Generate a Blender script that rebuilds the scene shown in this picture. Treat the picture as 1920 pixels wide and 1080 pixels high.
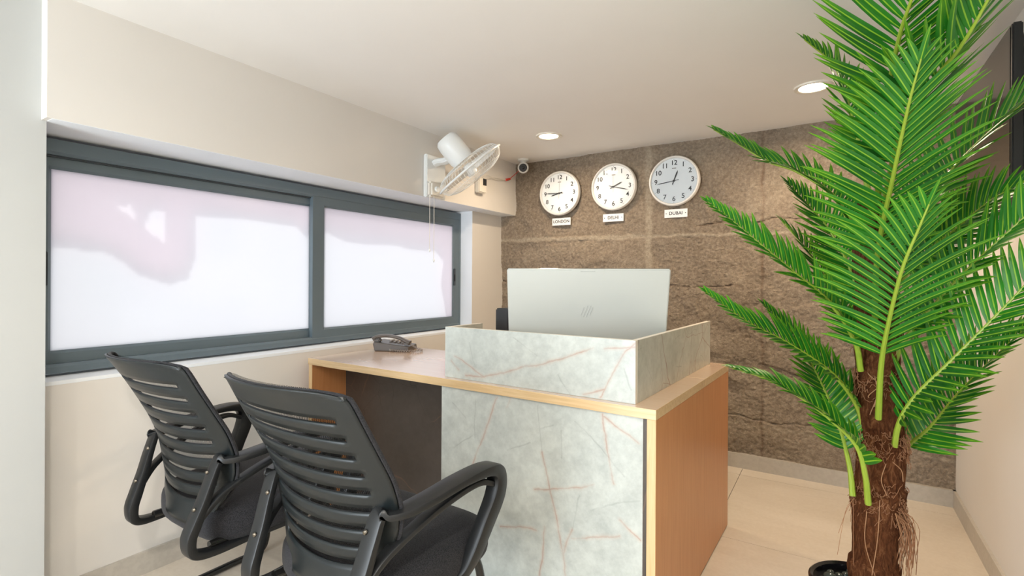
import bpy, bmesh, math, random
from mathutils import Vector, Matrix, noise
R = math.radians
SC = bpy.context.scene
COL = SC.collection
for o in list(bpy.data.objects): bpy.data.objects.remove(o)

# ------------------------------------------------------------------ camera
FPX, YAW, HOR, ROLL, CH = 949.19, 32.436, 526.34, 0.3095, 1.131
cam_d = bpy.data.cameras.new('camera'); cam = bpy.data.objects.new('camera', cam_d); COL.objects.link(cam)
cam_d.sensor_width = 36; cam_d.lens = FPX / 1920 * 36; cam_d.shift_y = -(540 - HOR) / 1920; cam_d.clip_start = .02
cam.location = (0, 0, CH)
cam.rotation_mode = 'QUATERNION'
cam.rotation_quaternion = (Matrix.Rotation(R(YAW), 3, 'Z') @ Matrix.Rotation(R(90), 3, 'X') @ Matrix.Rotation(R(ROLL), 3, 'Z')).to_quaternion()
SC.camera = cam

# ------------------------------------------------------------------ world, exposure, big lights
w = bpy.data.worlds.new('world'); SC.world = w; w.use_nodes = True
wb = w.node_tree.nodes['Background']; wb.inputs[0].default_value = (.95, .97, 1, 1); wb.inputs[1].default_value = .70
SC.view_settings.view_transform = 'Standard'; SC.view_settings.look = 'None'
SC.view_settings.gamma = 1; SC.view_settings.use_curve_mapping = False
SC.view_settings.exposure = 0.6
def area(name, loc, direction, sx, sy, power, color, spread=180, shape='RECTANGLE'):
    l = bpy.data.lights.new(name, 'AREA'); l.shape = shape; l.size = sx; l.size_y = sy; l.energy = power; l.color = color
    l.spread = R(spread)
    o = bpy.data.objects.new(name, l); COL.objects.link(o); o.location = loc
    o.rotation_euler = Vector(direction).to_track_quat('-Z', 'Y').to_euler(); return o
sun_d = bpy.data.lights.new('sun', 'SUN'); sun_d.energy = .80; sun_d.angle = R(4); sun_d.color = (1, .96, .9)
sun = bpy.data.objects.new('sun', sun_d); COL.objects.link(sun); sun.location = (-6, 1, 6)
sun.rotation_euler = Vector((1, .18, -.62)).to_track_quat('-Z', 'Y').to_euler()
# added fill lamp behind the camera, tinted like daylight
area('rear_fill', (-1.35, -2.0, 1.0), (.30, 1, .62), 1.2, 1.7, 66, (.84, .93, 1))

# ------------------------------------------------------------------ helpers
_s, _c = math.sin(R(YAW)), math.cos(R(YAW))
def at(px, py, d):
    """world point seen at a photo pixel, at optical depth d (metres)"""
    a = R(ROLL); X, Y = px - 960, py - HOR
    X, Y = X * math.cos(a) + Y * math.sin(a), -X * math.sin(a) + Y * math.cos(a)
    r = X / FPX * d; return Vector((r * _c - d * _s, r * _s + d * _c, CH - Y / FPX * d))

def new_mat(name, color, rough=.5, metal=0, spec=.5, **kw):
    m = bpy.data.materials.new(name); m.use_nodes = True
    b = m.node_tree.nodes['Principled BSDF']
    b.inputs['Base Color'].default_value = (*color, 1); b.inputs['Roughness'].default_value = rough
    b.inputs['Metallic'].default_value = metal; b.inputs['Specular IOR Level'].default_value = spec
    for k, v in kw.items(): b.inputs[k.replace('_', ' ')].default_value = v
    return m
class NT:
    def __init__(s, m): s.m = m; s.t = m.node_tree; s.b = s.t.nodes.get('Principled BSDF'); s.out = s.t.nodes['Material Output']
    def n(s, typ, **kw):
        nd = s.t.nodes.new(typ)
        for k, v in kw.items():
            if k.startswith('i_'):
                key = k[2:].replace('_', ' '); nd.inputs[int(key) if key.isdigit() else key].default_value = v
            else: setattr(nd, k, v)
        return nd
    def l(s, a, b): s.t.links.new(a, b)
    def coord(s, scale=(1, 1, 1), src='Object', rot=(0, 0, 0)):
        tc = s.n('ShaderNodeTexCoord'); mp = s.n('ShaderNodeMapping'); mp.inputs['Scale'].default_value = scale
        mp.inputs['Rotation'].default_value = rot
        s.l(tc.outputs[src], mp.inputs[0]); return mp.outputs[0]
    def noise(s, co, scale, detail=4, rough=.5, dist=0):
        n = s.n('ShaderNodeTexNoise', i_Scale=scale, i_Detail=detail, i_Roughness=rough, i_Distortion=dist); s.l(co, n.inputs['Vector']); return n
    def ramp(s, fac, stops):
        r = s.n('ShaderNodeValToRGB'); e = r.color_ramp.elements
        while len(e) < len(stops): e.new(.5)
        for i, (p, c) in enumerate(stops): e[i].position = p; e[i].color = (*c, 1) if len(c) == 3 else c
        s.l(fac, r.inputs[0]); return r.outputs[0]
    def mix(s, fac, a, b, typ='MIX'):
        m = s.n('ShaderNodeMix', data_type='RGBA', blend_type=typ)
        for sock, v in ((m.inputs[0], fac), (m.inputs[6], a), (m.inputs[7], b)):
            if hasattr(v, 'links'): s.l(v, sock)
            else: sock.default_value = v if isinstance(v, (int, float)) else (*v, 1)
        return m.outputs[2]
    def bump(s, h, strength=.3, dist=.01):
        b = s.n('ShaderNodeBump', i_Strength=strength, i_Distance=dist); s.l(h, b.inputs['Height']); s.l(b.outputs[0], s.b.inputs['Normal'])

def plaster(name, col, bump=.04):
    m = new_mat(name, col, .75, spec=.25); t = NT(m); co = t.coord()
    n = t.noise(co, 3, 5); c = t.ramp(n.outputs[0], [(.3, tuple(x * .975 for x in col)), (.7, col)]); t.l(c, t.b.inputs['Base Color'])
    n2 = t.noise(co, 220, 3); t.bump(n2.outputs[0], bump, .002); return m
M = {}
M['wall'] = plaster('cream wall paint', (.745, .715, .672))
M['white_wall'] = plaster('white wall paint', (.52, .53, .52))
M['ceiling'] = plaster('ceiling paint', (.86, .845, .82), .02)
M['reveal'] = plaster('reveal paint with window light', (.86, .90, .94))  # white paint, brightened and blued with the window light on the recess
M['frame'] = new_mat('grey window frame', (.125, .165, .190), .35)
M['dark_frame'] = new_mat('window track', (.04, .05, .06), .4)
M['black'] = new_mat('black plastic', (.012, .012, .013), .4)
M['gloss_black'] = new_mat('gloss black', (.006, .006, .007), .12)
M['white'] = new_mat('white plastic', (.82, .84, .83), .35)
M['offwhite'] = new_mat('off white plastic', (.78, .74, .66), .4)
M['chrome'] = new_mat('chrome', (.75, .75, .76), .15, 1)
M['chair_plastic'] = new_mat('charcoal chair plastic', (.008, .0115, .013), .36, spec=.42)
M['arm_plastic'] = new_mat('arm plastic', (.012, .013, .014), .36, spec=.4)
M['screw'] = new_mat('dark steel screw', (.22, .20, .17), .25, 1)
M['tube'] = new_mat('black steel tube', (.012, .012, .012), .22, spec=.6)
M['ink'] = new_mat('black ink', (.01, .01, .01), .5)
M['screen_white'] = new_mat('monitor back shell', (.56, .58, .55), .45)
M['screen_logo'] = new_mat('monitor emblem', (.50, .52, .50), .25)
M['dial'] = new_mat('clock dial', (.86, .87, .86), .5)
M['clock_rim'] = new_mat('clock rim', (.80, .78, .74), .25)
M['plate'] = new_mat('name plate', (.85, .85, .85), .4)
M['phone'] = new_mat('phone plastic', (.10, .085, .075), .33)
M['cord_grey'] = new_mat('coiled cord', (.30, .27, .25), .4)
M['red'] = new_mat('red connector', (.6, .05, .03), .4)
M['led'] = new_mat('led diffuser', (1, 1, 1), .5); b = M['led'].node_tree.nodes['Principled BSDF']
b.inputs['Emission Color'].default_value = (1, .86, .62, 1); b.inputs['Emission Strength'].default_value = 9

def wood(name, c1, c2, rough=.35, sc=(1, 1, 1), vertical=True):
    m = new_mat(name, c1, rough); t = NT(m); co = t.coord((28, 28, 1.2) if vertical else (1.2, 28, 28))
    n = t.noise(co, 3, 6, .6, .6); n2 = t.noise(co, 14, 3)
    c = t.ramp(n.outputs[0], [(.3, c2), (.62, c1)])
    t.b.inputs['Coat Weight'].default_value = .08 if vertical else 1; t.b.inputs['Coat Roughness'].default_value = .18; t.b.inputs['Coat IOR'].default_value = 1.7
    c = t.mix(.18, c, t.ramp(n2.outputs[0], [(.35, c2), (.7, c1)])); t.l(c, t.b.inputs['Base Color']); return m
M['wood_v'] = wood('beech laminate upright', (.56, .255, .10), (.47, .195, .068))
M['wood_h'] = wood('beech top with window sheen', (.74, .53, .38), (.69, .48, .33), .25, vertical=False)  # same beech, paled to carry the window's reflection in its colour
M['edge_h'] = wood('light edge banding', (.74, .54, .30), (.58, .38, .18), .4, vertical=False)
M['edge_v'] = wood('light edge banding upright', (.74, .54, .30), (.58, .38, .18), .4)

def marble(name, base, cloud, vein, rough=.3, vs=2.3, lines=None):
    m = new_mat(name, base, rough); t = NT(m); co = t.coord(rot=(.5, .35, .4))
    n = t.noise(co, 3.5, 8, .62); c = t.ramp(n.outputs[0], [(.32, cloud), (.62, base)])
    n3 = t.noise(co, 26, 5, .7); c = t.mix(.30, c, t.ramp(n3.outputs[0], [(.35, tuple(x * .75 for x in cloud)), (.65, tuple(min(1, x * 1.15) for x in base))]))
    # distorted crack network
    dn = t.noise(co, 2.6, 4, .55); add = t.n('ShaderNodeVectorMath', operation='SCALE'); add.inputs[3].default_value = .14
    t.l(dn.outputs[1], add.inputs[0]); v2 = t.n('ShaderNodeVectorMath', operation='ADD'); t.l(co, v2.inputs[0]); t.l(add.outputs[0], v2.inputs[1])
    for scale, width, amt, colr, lo in () if lines else ((vs, .0075, 1.0, vein, .38), (vs * 2.4, .010, .7, tuple(x * .62 for x in cloud), .44), (vs * 1.5, .008, .7, vein, .45)):
        vo = t.n('ShaderNodeTexVoronoi', feature='DISTANCE_TO_EDGE', i_Scale=scale); t.l(v2.outputs[0], vo.inputs['Vector'])
        mask = t.ramp(vo.outputs['Distance'], [(0, (1, 1, 1)), (width, (0, 0, 0))])
        mn = t.noise(co, 2.2 + scale * .3, 2); gate = t.ramp(mn.outputs[0], [(lo, (0, 0, 0)), (lo + .1, (1, 1, 1))])
        mul = t.n('ShaderNodeMath', operation='MULTIPLY'); t.l(mask, mul.inputs[0]); t.l(gate, mul.inputs[1])
        m2 = t.n('ShaderNodeMath', operation='MULTIPLY', i_1=amt); t.l(mul.outputs[0], m2.inputs[0])
        c = t.mix(m2.outputs[0], c, colr)
    if lines:
        pr = t.n('ShaderNodeVectorMath', operation='MULTIPLY'); pr.inputs[1].default_value = (1, 0, 1); co0 = t.coord(); t.l(co0, pr.inputs[0])
        wn = t.noise(co0, 9, 5, .6); ws = t.n('ShaderNodeVectorMath', operation='SUBTRACT'); ws.inputs[1].default_value = (.5, .5, .5); t.l(wn.outputs[1], ws.inputs[0])
        wk = t.n('ShaderNodeVectorMath', operation='MULTIPLY'); wk.inputs[1].default_value = (.03, 0, .03); t.l(ws.outputs[0], wk.inputs[0])
        wp = t.n('ShaderNodeVectorMath', operation='ADD'); t.l(pr.outputs[0], wp.inputs[0]); t.l(wk.outputs[0], wp.inputs[1])
        br = t.noise(co0, 14, 3); gate = t.ramp(br.outputs[0], [(.30, (.25, .25, .25)), (.60, (1, 1, 1))])
        acc = {1: None, 2: None}
        for xa, za, xb, zb_, kind in lines:
            A = Vector((xa, 0, za)); D = Vector((xb - xa, 0, zb_ - za))
            s1 = t.n('ShaderNodeVectorMath', operation='SUBTRACT'); s1.inputs[1].default_value = A; t.l(wp.outputs[0], s1.inputs[0])
            dt = t.n('ShaderNodeVectorMath', operation='DOT_PRODUCT'); dt.inputs[1].default_value = D / D.length_squared; t.l(s1.outputs[0], dt.inputs[0])
            cl = t.n('ShaderNodeClamp'); t.l(dt.outputs['Value'], cl.inputs[0])
            sc_ = t.n('ShaderNodeVectorMath', operation='SCALE'); sc_.inputs[0].default_value = D; t.l(cl.outputs[0], sc_.inputs[3])
            ds = t.n('ShaderNodeVectorMath', operation='DISTANCE'); t.l(s1.outputs[0], ds.inputs[0]); t.l(sc_.outputs[0], ds.inputs[1])
            if acc[kind] is None: acc[kind] = ds.outputs['Value']
            else:
                mn_ = t.n('ShaderNodeMath', operation='MINIMUM'); t.l(acc[kind], mn_.inputs[0]); t.l(ds.outputs['Value'], mn_.inputs[1]); acc[kind] = mn_.outputs[0]
        for kind, colr, wd, am in ((2, tuple(x*.62 for x in cloud), .0026, .45), (1, (.52, .36, .28), .010, .30), (1, vein, .0026, .55)):
            mk = t.ramp(acc[kind], [(wd*.35, (1, 1, 1)), (wd, (0, 0, 0))]); m1 = t.n('ShaderNodeMath', operation='MULTIPLY'); t.l(mk, m1.inputs[0]); t.l(gate, m1.inputs[1])
            m2 = t.n('ShaderNodeMath', operation='MULTIPLY', i_1=am); t.l(m1.outputs[0], m2.inputs[0]); c = t.mix(m2.outputs[0], c, colr)
    t.l(c, t.b.inputs['Base Color']); return m
VEINS = [(-0.807, 0.833, -0.661, 0.771, 1), (-0.825, 0.813, -0.788, 0.779, 1), (-0.661, 0.771, -0.433, 0.837, 1), (-0.433, 0.837, -0.358, 0.865, 1), (-0.358, 0.865, -0.217, 0.911, 1), (-0.18, 0.909, -0.074, 0.928, 1), (-0.074, 0.942, -0.112, 0.91, 1), (-0.112, 0.91, -0.191, 0.76, 1), (-0.753, 0.765, -0.661, 0.771, 1), (-0.25, 0.759, -0.179, 0.786, 1), (-0.736, 0.894, -0.707, 0.81, 2), (-0.534, 0.926, -0.433, 0.87, 2), (-0.348, 0.813, -0.303, 0.747, 2), (-0.112, 0.854, -0.088, 0.79, 2), (-0.588, 0.708, -0.625, 0.621, 1), (-0.625, 0.621, -0.71, 0.406, 1), (-0.53, 0.712, -0.545, 0.68, 1), (-0.414, 0.703, -0.401, 0.543, 2), (-0.401, 0.543, -0.373, 0.444, 1), (-0.373, 0.444, -0.331, 0.303, 1), (-0.331, 0.303, -0.305, 0.153, 1), (-0.175, 0.711, -0.166, 0.626, 1), (-0.166, 0.626, -0.135, 0.498, 1), (-0.171, 0.704, -0.054, 0.634, 1), (-0.429, 0.413, -0.336, 0.432, 1), (-0.336, 0.432, -0.206, 0.478, 1), (-0.569, 0.243, -0.419, 0.276, 1), (-0.117, 0.388, -0.052, 0.345, 1), (-0.282, 0.287, -0.117, 0.34, 1), (-0.255, 0.432, -0.282, 0.316, 2), (-0.282, 0.316, -0.317, 0.224, 1), (-0.386, 0.295, -0.403, 0.12, 1), (-0.275, 0.672, -0.182, 0.601, 2), (-0.182, 0.601, -0.099, 0.532, 2), (-0.802, 0.657, -0.737, 0.607, 2), (-0.691, 0.681, -0.69, 0.539, 2), (-0.539, 0.524, -0.449, 0.573, 2), (-0.324, 0.629, -0.323, 0.542, 2), (-0.795, 0.484, -0.702, 0.546, 2), (-0.214, 0.396, -0.057, 0.466, 2), (-0.402, 0.624, -0.355, 0.64, 2)]
M['marble_side'] = marble('grey marble laminate side shade', (.52, .53, .48), (.36, .365, .32), (.22, .10, .065), vs=2.4)  # same laminate as the front, darkened and warmed for shade on the sides
M['marble'] = marble('grey marble laminate', (.575, .605, .57), (.42, .45, .43), (.38, .19, .13), lines=VEINS)
M['dark_marble'] = marble('dark brown laminate', (.082, .064, .053), (.066, .052, .043), (.14, .085, .06), .3, 2.0)

def stone_mat():
    m = new_mat('brown stone', (.3, .2, .13), .85, spec=.25); t = NT(m); co = t.coord()
    n = t.noise(co, 1.9, 8, .72, .8); c = t.ramp(n.outputs[0], [(.30, (.155, .125, .09)), (.5, (.295, .24, .18)), (.68, (.43, .36, .27))])
    n2 = t.noise(co, 55, 8, .75); c = t.mix(.55, c, t.ramp(n2.outputs[0], [(.3, (.11, .08, .055)), (.5, (.31, .24, .175)), (.72, (.60, .50, .38))]))
    at_ = t.n('ShaderNodeAttribute', attribute_name='mortar'); n3 = t.noise(co, 70, 5)
    mc = t.ramp(n3.outputs[0], [(.3, (.36, .30, .22)), (.7, (.62, .53, .41))]); c = t.mix(at_.outputs['Fac'], c, mc)
    a2 = t.n('ShaderNodeAttribute', attribute_name='seam_and_crack_shade'); c = t.mix(a2.outputs['Fac'], c, (.15, .085, .052))  # reddish seam, plus the shade inside the cracks as colour
    t.l(c, t.b.inputs['Base Color'])
    nb = t.noise(co, 90, 10, .7); nb2 = t.noise(co, 18, 8, .7)
    ad = t.n('ShaderNodeMath', operation='MULTIPLY_ADD', i_1=.8); t.l(nb.outputs[0], ad.inputs[0]); t.l(nb2.outputs[0], ad.inputs[2])
    t.bump(ad.outputs[0], .8, .016); return m
M['stone'] = stone_mat()

def tile_mat(name, c1, c2, rough):
    m = new_mat(name, c1, rough); t = NT(m); co = t.coord((1, 4, 1)); n = t.noise(co, 1.4, 7, .6, .8)
    c = t.ramp(n.outputs[0], [(.3, c2), (.68, c1)]); n2 = t.noise(t.coord(), 60, 4); c = t.mix(.08, c, t.ramp(n2.outputs[0], [(.4, c2), (.6, (.9, .85, .75))]))
    t.l(c, t.b.inputs['Base Color']); return m
M['tile'] = tile_mat('cream floor tile', (.68, .60, .50), (.60, .52, .42), .3)
M['skirting'] = tile_mat('grey tile skirting', (.50, .46, .40), (.42, .385, .335), .35)
M['grout'] = new_mat('dark grout', (.06, .04, .03), .9)

def pane_mat():
    m = bpy.data.materials.new('frosted window film'); m.use_nodes = True; t = NT(m); t.t.nodes.remove(t.b)
    tr = t.n('ShaderNodeBsdfTranslucent'); tr.inputs[0].default_value = (.93, .94, .97, 1)
    gl = t.n('ShaderNodeBsdfGlossy', i_Roughness=.12); mx = t.n('ShaderNodeMixShader', i_0=.05)
    t.l(tr.outputs[0], mx.inputs[1]); t.l(gl.outputs[0], mx.inputs[2]); t.l(mx.outputs[0], t.out.inputs[0]); return m
M['pane'] = pane_mat()
def clear_glass():
    m = bpy.data.materials.new('thin clear glass'); m.use_nodes = True; t = NT(m); t.t.nodes.remove(t.b)
    tr = t.n('ShaderNodeBsdfTransparent'); gl = t.n('ShaderNodeBsdfGlossy', i_Roughness=.05); fr = t.n('ShaderNodeFresnel', i_IOR=1.45)
    mx = t.n('ShaderNodeMixShader'); t.l(fr.outputs[0], mx.inputs[0]); t.l(tr.outputs[0], mx.inputs[1]); t.l(gl.outputs[0], mx.inputs[2]); t.l(mx.outputs[0], t.out.inputs[0]); return m
M['glass'] = clear_glass()
def mesh_mat():
    m = bpy.data.materials.new('black seat mesh'); m.use_nodes = True; t = NT(m)
    t.b.inputs['Base Color'].default_value = (.014, .014, .015, 1); t.b.inputs['Roughness'].default_value = .7
    tc = t.n('ShaderNodeTexCoord'); mp = t.n('ShaderNodeMapping'); mp.inputs['Scale'].default_value = (95, 150, 1); mp.inputs['Rotation'].default_value = (0, 0, R(24))
    t.l(tc.outputs['UV'], mp.inputs[0]); vo = t.n('ShaderNodeTexVoronoi', i_Scale=1.0, i_Randomness=.0); t.l(mp.outputs[0], vo.inputs['Vector'])
    hole = t.ramp(vo.outputs['Distance'], [(.38, (0, 0, 0)), (.43, (1, 1, 1))])
    tr = t.n('ShaderNodeBsdfTransparent'); mx = t.n('ShaderNodeMixShader'); t.l(hole, mx.inputs[0]); t.l(tr.outputs[0], mx.inputs[1]); t.l(t.b.outputs[0], mx.inputs[2]); t.l(mx.outputs[0], t.out.inputs[0]); return m
M['mesh'] = mesh_mat()
def fabric():
    m = new_mat('charcoal seat fabric', (.030, .030, .033), .95, spec=.2); t = NT(m); co = t.coord(); n = t.noise(co, 420, 2)
    c = t.ramp(n.outputs[0], [(.35, (.012, .012, .014)), (.65, (.036, .036, .041))]); t.l(c, t.b.inputs['Base Color']); t.bump(n.outputs[0], .3, .002)
    t.b.inputs['Sheen Weight'].default_value = .08; return m
M['fabric'] = fabric()
def leaf_mat():
    m = new_mat('palm leaflet', (.03, .2, .03), .38); t = NT(m)
    tc = t.n('ShaderNodeTexCoord'); sp = t.n('ShaderNodeSeparateXYZ'); t.l(tc.outputs['UV'], sp.inputs[0])
    n = t.noise(t.coord(), 5, 3)
    c = t.ramp(n.outputs[0], [(.3, (.008, .10, .012)), (.7, (.026, .23, .012))])
    c = t.mix(t.ramp(sp.outputs[1], [(.55, (0, 0, 0)), (1, (.7, .7, .7))]), c, (.14, .38, .012))
    ab = t.n('ShaderNodeMath', operation='SUBTRACT', i_1=.5); t.l(sp.outputs[0], ab.inputs[0]); a2 = t.n('ShaderNodeMath', operation='ABSOLUTE'); t.l(ab.outputs[0], a2.inputs[0])
    rib = t.ramp(a2.outputs[0], [(.06, (1, 1, 1)), (.10, (0, 0, 0))]); c = t.mix(rib, c, (.24, .46, .03))
    t.l(c, t.b.inputs['Base Color'])
    tl = t.n('ShaderNodeBsdfTranslucent'); t.l(c, tl.inputs[0]); mx = t.n('ShaderNodeMixShader', i_0=.22)
    t.l(t.b.outputs[0], mx.inputs[1]); t.l(tl.outputs[0], mx.inputs[2]); t.l(mx.outputs[0], t.out.inputs[0]); return m
M['leaf'] = leaf_mat()
M['rachis'] = new_mat('yellow green stalk', (.27, .38, .035), .4)
def trunk_mat():
    m = new_mat('coir trunk', (.16, .06, .025), .95, spec=.1); t = NT(m); co = t.coord((1, 1, .35)); n = t.noise(co, 60, 8, .75, 1.5)
    c = t.ramp(n.outputs[0], [(.3, (.030, .010, .004)), (.52, (.125, .045, .018)), (.75, (.32, .15, .065))]); t.l(c, t.b.inputs['Base Color']); t.bump(n.outputs[0], .9, .012); return m
M['trunk'] = trunk_mat()
M['fibre'] = new_mat('dry palm fibre', (.26, .12, .055), .8)
M['fibre_light'] = new_mat('pale dry fibre', (.33, .17, .08), .7)
M['pebble'] = new_mat('polished dark pebble', (.035, .045, .040), .14)
def shade_cloth_mat():
    m = bpy.data.materials.new('pink shade cloth'); m.use_nodes = True; t = NT(m); t.t.nodes.remove(t.b)
    a = t.n('ShaderNodeBsdfTranslucent'); a.inputs[0].default_value = (.99, .935, .95, 1); b_ = t.n('ShaderNodeBsdfTransparent'); b_.inputs[0].default_value = (1, .93, .95, 1)
    mx = t.n('ShaderNodeMixShader', i_0=.55); t.l(a.outputs[0], mx.inputs[1]); t.l(b_.outputs[0], mx.inputs[2]); t.l(mx.outputs[0], t.out.inputs[0]); return m
M['shade_cloth'] = shade_cloth_mat()
M['pavement'] = new_mat('outdoor paving', (.6, .6, .6), .9)

def bm_box(bm, c, s, rot=None, bevel=0):
    r = bmesh.ops.create_cube(bm, size=1); vs = r['verts']
    for v in vs:
        p = Vector((v.co.x * s[0], v.co.y * s[1], v.co.z * s[2]))
        if rot is not None: p = rot @ p
        v.co = p + Vector(c)
    if bevel: bmesh.ops.bevel(bm, geom=list({e for v in vs for e in v.link_edges}), offset=bevel, segments=2, affect='EDGES', clamp_overlap=True)
def bm_box2(bm, x0, x1, y0, y1, z0, z1, bevel=0): bm_box(bm, ((x0+x1)/2, (y0+y1)/2, (z0+z1)/2), (abs(x1-x0), abs(y1-y0), abs(z1-z0)), bevel=bevel)
def catmull(P, n):
    P = [Vector(p) for p in P]; out = []; Q = [P[0] * 2 - P[1]] + P + [P[-1] * 2 - P[-2]]; m = len(P) - 1
    for i in range(n + 1):
        f = i / n * m; k = min(int(f), m - 1); t = f - k; a, b, c, d = Q[k:k+4]
        out.append(.5 * ((2*b) + (c-a)*t + (2*a-5*b+4*c-d)*t*t + (3*b-a-3*c+d)*t**3))
    return out
def bm_tube(bm, pts, r, seg=8, closed=False):
    pts = [Vector(p) for p in pts]; n = len(pts); rings = []; N = None
    for i, p in enumerate(pts):
        a = pts[(i-1) % n] if closed or i > 0 else p; b = pts[(i+1) % n] if closed or i < n-1 else p
        T = (b - a).normalized()
        if N is None: N = T.orthogonal().normalized()
        N = (N - T * N.dot(T)); N = N.normalized() if N.length > 1e-6 else T.orthogonal().normalized(); B = T.cross(N)
        rr = r(i / (n-1)) if callable(r) else r
        rings.append([bm.verts.new(p + (N * math.cos(2*math.pi*k/seg) + B * math.sin(2*math.pi*k/seg)) * rr) for k in range(seg)])
    for i in range(n if closed else n-1):
        A, Bq = rings[i], rings[(i+1) % n]
        for k in range(seg): bm.faces.new((A[k], A[(k+1) % seg], Bq[(k+1) % seg], Bq[k]))
    if not closed: bm.faces.new(rings[0][::-1]); bm.faces.new(rings[-1])
def bm_lathe(bm, prof, seg=48, mat=None, cap=True):
    rings = []
    for r, z in prof:
        rings.append([bm.verts.new((mat or Matrix()) @ Vector((r*math.cos(2*math.pi*k/seg), r*math.sin(2*math.pi*k/seg), z))) for k in range(seg)])
    for A, B in zip(rings, rings[1:]):
        for k in range(seg): bm.faces.new((A[k], A[(k+1) % seg], B[(k+1) % seg], B[k]))
    if cap:
        if prof[0][0] > 1e-5: bm.faces.new(rings[0][::-1])
        if prof[-1][0] > 1e-5: bm.faces.new(rings[-1])
def bm_sweep(bm, pts, side, wid, thk, n=60, closed=False, round_=.3):
    """rounded strap: wid measured along side, thk across it"""
    P = [Vector(p) for p in pts]
    if closed: Pc = catmull([P[-1]] + P + [P[0], P[1]], (len(P)+2) * 10)[10:-10][:-1]; ctr = Pc
    else: ctr = catmull(P, n)
    rings = []; N_ = len(ctr)
    for i, p in enumerate(ctr):
        a = ctr[(i-1) % N_] if closed or i > 0 else p; b = ctr[(i+1) % N_] if closed or i < N_-1 else p
        T = (b-a).normalized(); S = Vector(side); S = (S - T*S.dot(T)).normalized(); Nn = T.cross(S); f = i / (N_ if closed else N_-1)
        W = (wid(f) if callable(wid) else wid) / 2; H = (thk(f) if callable(thk) else thk) / 2; q = min(W, H) * round_ * 1.6
        sh = [(W-q, H), (W-q*.3, H-q*.3), (W, H-q), (W, -H+q), (W-q*.3, -H+q*.3), (W-q, -H), (-W+q, -H), (-W+q*.3, -H+q*.3), (-W, -H+q), (-W, H-q), (-W+q*.3, H-q*.3), (-W+q, H)]
        rings.append([bm.verts.new(p + S*x + Nn*y) for x, y in sh])
    k = 12
    for i in range(N_ if closed else N_-1):
        A, B = rings[i], rings[(i+1) % N_]
        for j in range(k): bm.faces.new((A[j], A[(j+1) % k], B[(j+1) % k], B[j]))
    if not closed: bm.faces.new(rings[0][::-1]); bm.faces.new(rings[-1])

def obj(name, bm, mat, parent=None, smooth=False, bevel=0, mats=None):
    bmesh.ops.recalc_face_normals(bm, faces=bm.faces)
    me = bpy.data.meshes.new(name); bm.to_mesh(me); bm.free()
    for m in (mats or [mat]): me.materials.append(m)
    if smooth:
        for p in me.polygons: p.use_smooth = True
    o = bpy.data.objects.new(name, me); COL.objects.link(o)
    if parent: o.parent = parent
    if bevel:
        md = o.modifiers.new('bevel', 'BEVEL'); md.width = bevel; md.segments = 2; md.limit_method = 'ANGLE'
    if smooth:
        try:
            me.set_sharp_from_angle(angle=R(40))
        except Exception: pass
    return o
def thing(name, label, cat, loc=(0, 0, 0), rotz=0, group=None):
    o = bpy.data.objects.new(name, None); COL.objects.link(o); o.location = loc; o.rotation_euler = (0, 0, rotz); o.empty_display_size = .1
    o['label'] = label; o['category'] = cat
    if group: o['group'] = group
    return o
def tag(o, label, cat, group=None):
    o['label'] = label; o['category'] = cat
    if group: o['group'] = group
    return o
def struct(name, bm, m, parent=None, **k):
    o = obj(name, bm, m, parent, **k)
    if not parent: o['kind'] = 'structure'
    return o
def boxes(*bs, bevel=0):
    bm = bmesh.new()
    for b_ in bs: bm_box2(bm, *b_, bevel=bevel)
    return bm
def text_bm(items, depth=.0008):
    """items: (string, x, z, size) drawn in the x-z plane facing -y; one bmesh"""
    bm = bmesh.new()
    for s_, x, z, size in items:
        cu = bpy.data.curves.new('t', 'FONT'); cu.body = s_; cu.size = size; cu.align_x = 'CENTER'; cu.align_y = 'CENTER'; cu.extrude = depth; cu.offset = size*.012
        to = bpy.data.objects.new('t', cu); COL.objects.link(to)
        me = bpy.data.meshes.new_from_object(to.evaluated_get(bpy.context.evaluated_depsgraph_get()))
        me.transform(Matrix.Translation((x, 0, z)) @ Matrix.Rotation(R(90), 4, 'X')); bm.from_mesh(me)
        bpy.data.objects.remove(to); bpy.data.meshes.remove(me)
    return bm

# ------------------------------------------------------------------ room
XL, XW, XB, XP, XR, YB, ZC, ZB = -2.2337, -2.347, -2.10, -2.151, .5244, 3.378, 2.039, 1.640
YR, ZS, Y0, YF, BS = 2.970, .7795, .56, -2.1, .0856
# floor: slab of grout with bevelled large tiles on it (one floor mesh)
bm = bmesh.new(); bm_box2(bm, -2.6, XR + .2, YF - .2, YB + .2, -.1, -.002)
struct('floor', bm, M['grout'])
bm = bmesh.new(); g = .0012
ys = [YF, -.894 + .0, -.07, .755, 1.58, 2.404, 3.229, YB + .05]; xs = [-2.5, -1.66, -.46, XR + .05]
for a, b_ in zip(ys, ys[1:]):
    for c, d in zip(xs, xs[1:]): bm_box2(bm, c + g, d - g, a + g, b_ - g, -.01, 0)
fl = bpy.data.objects['floor']; struct('floor_tiles', bm, M['tile'], fl)
struct('ceiling', boxes((-2.7, XR + .2, YF - .2, YB + .2, ZC, ZC + .1)), M['ceiling'])
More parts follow.
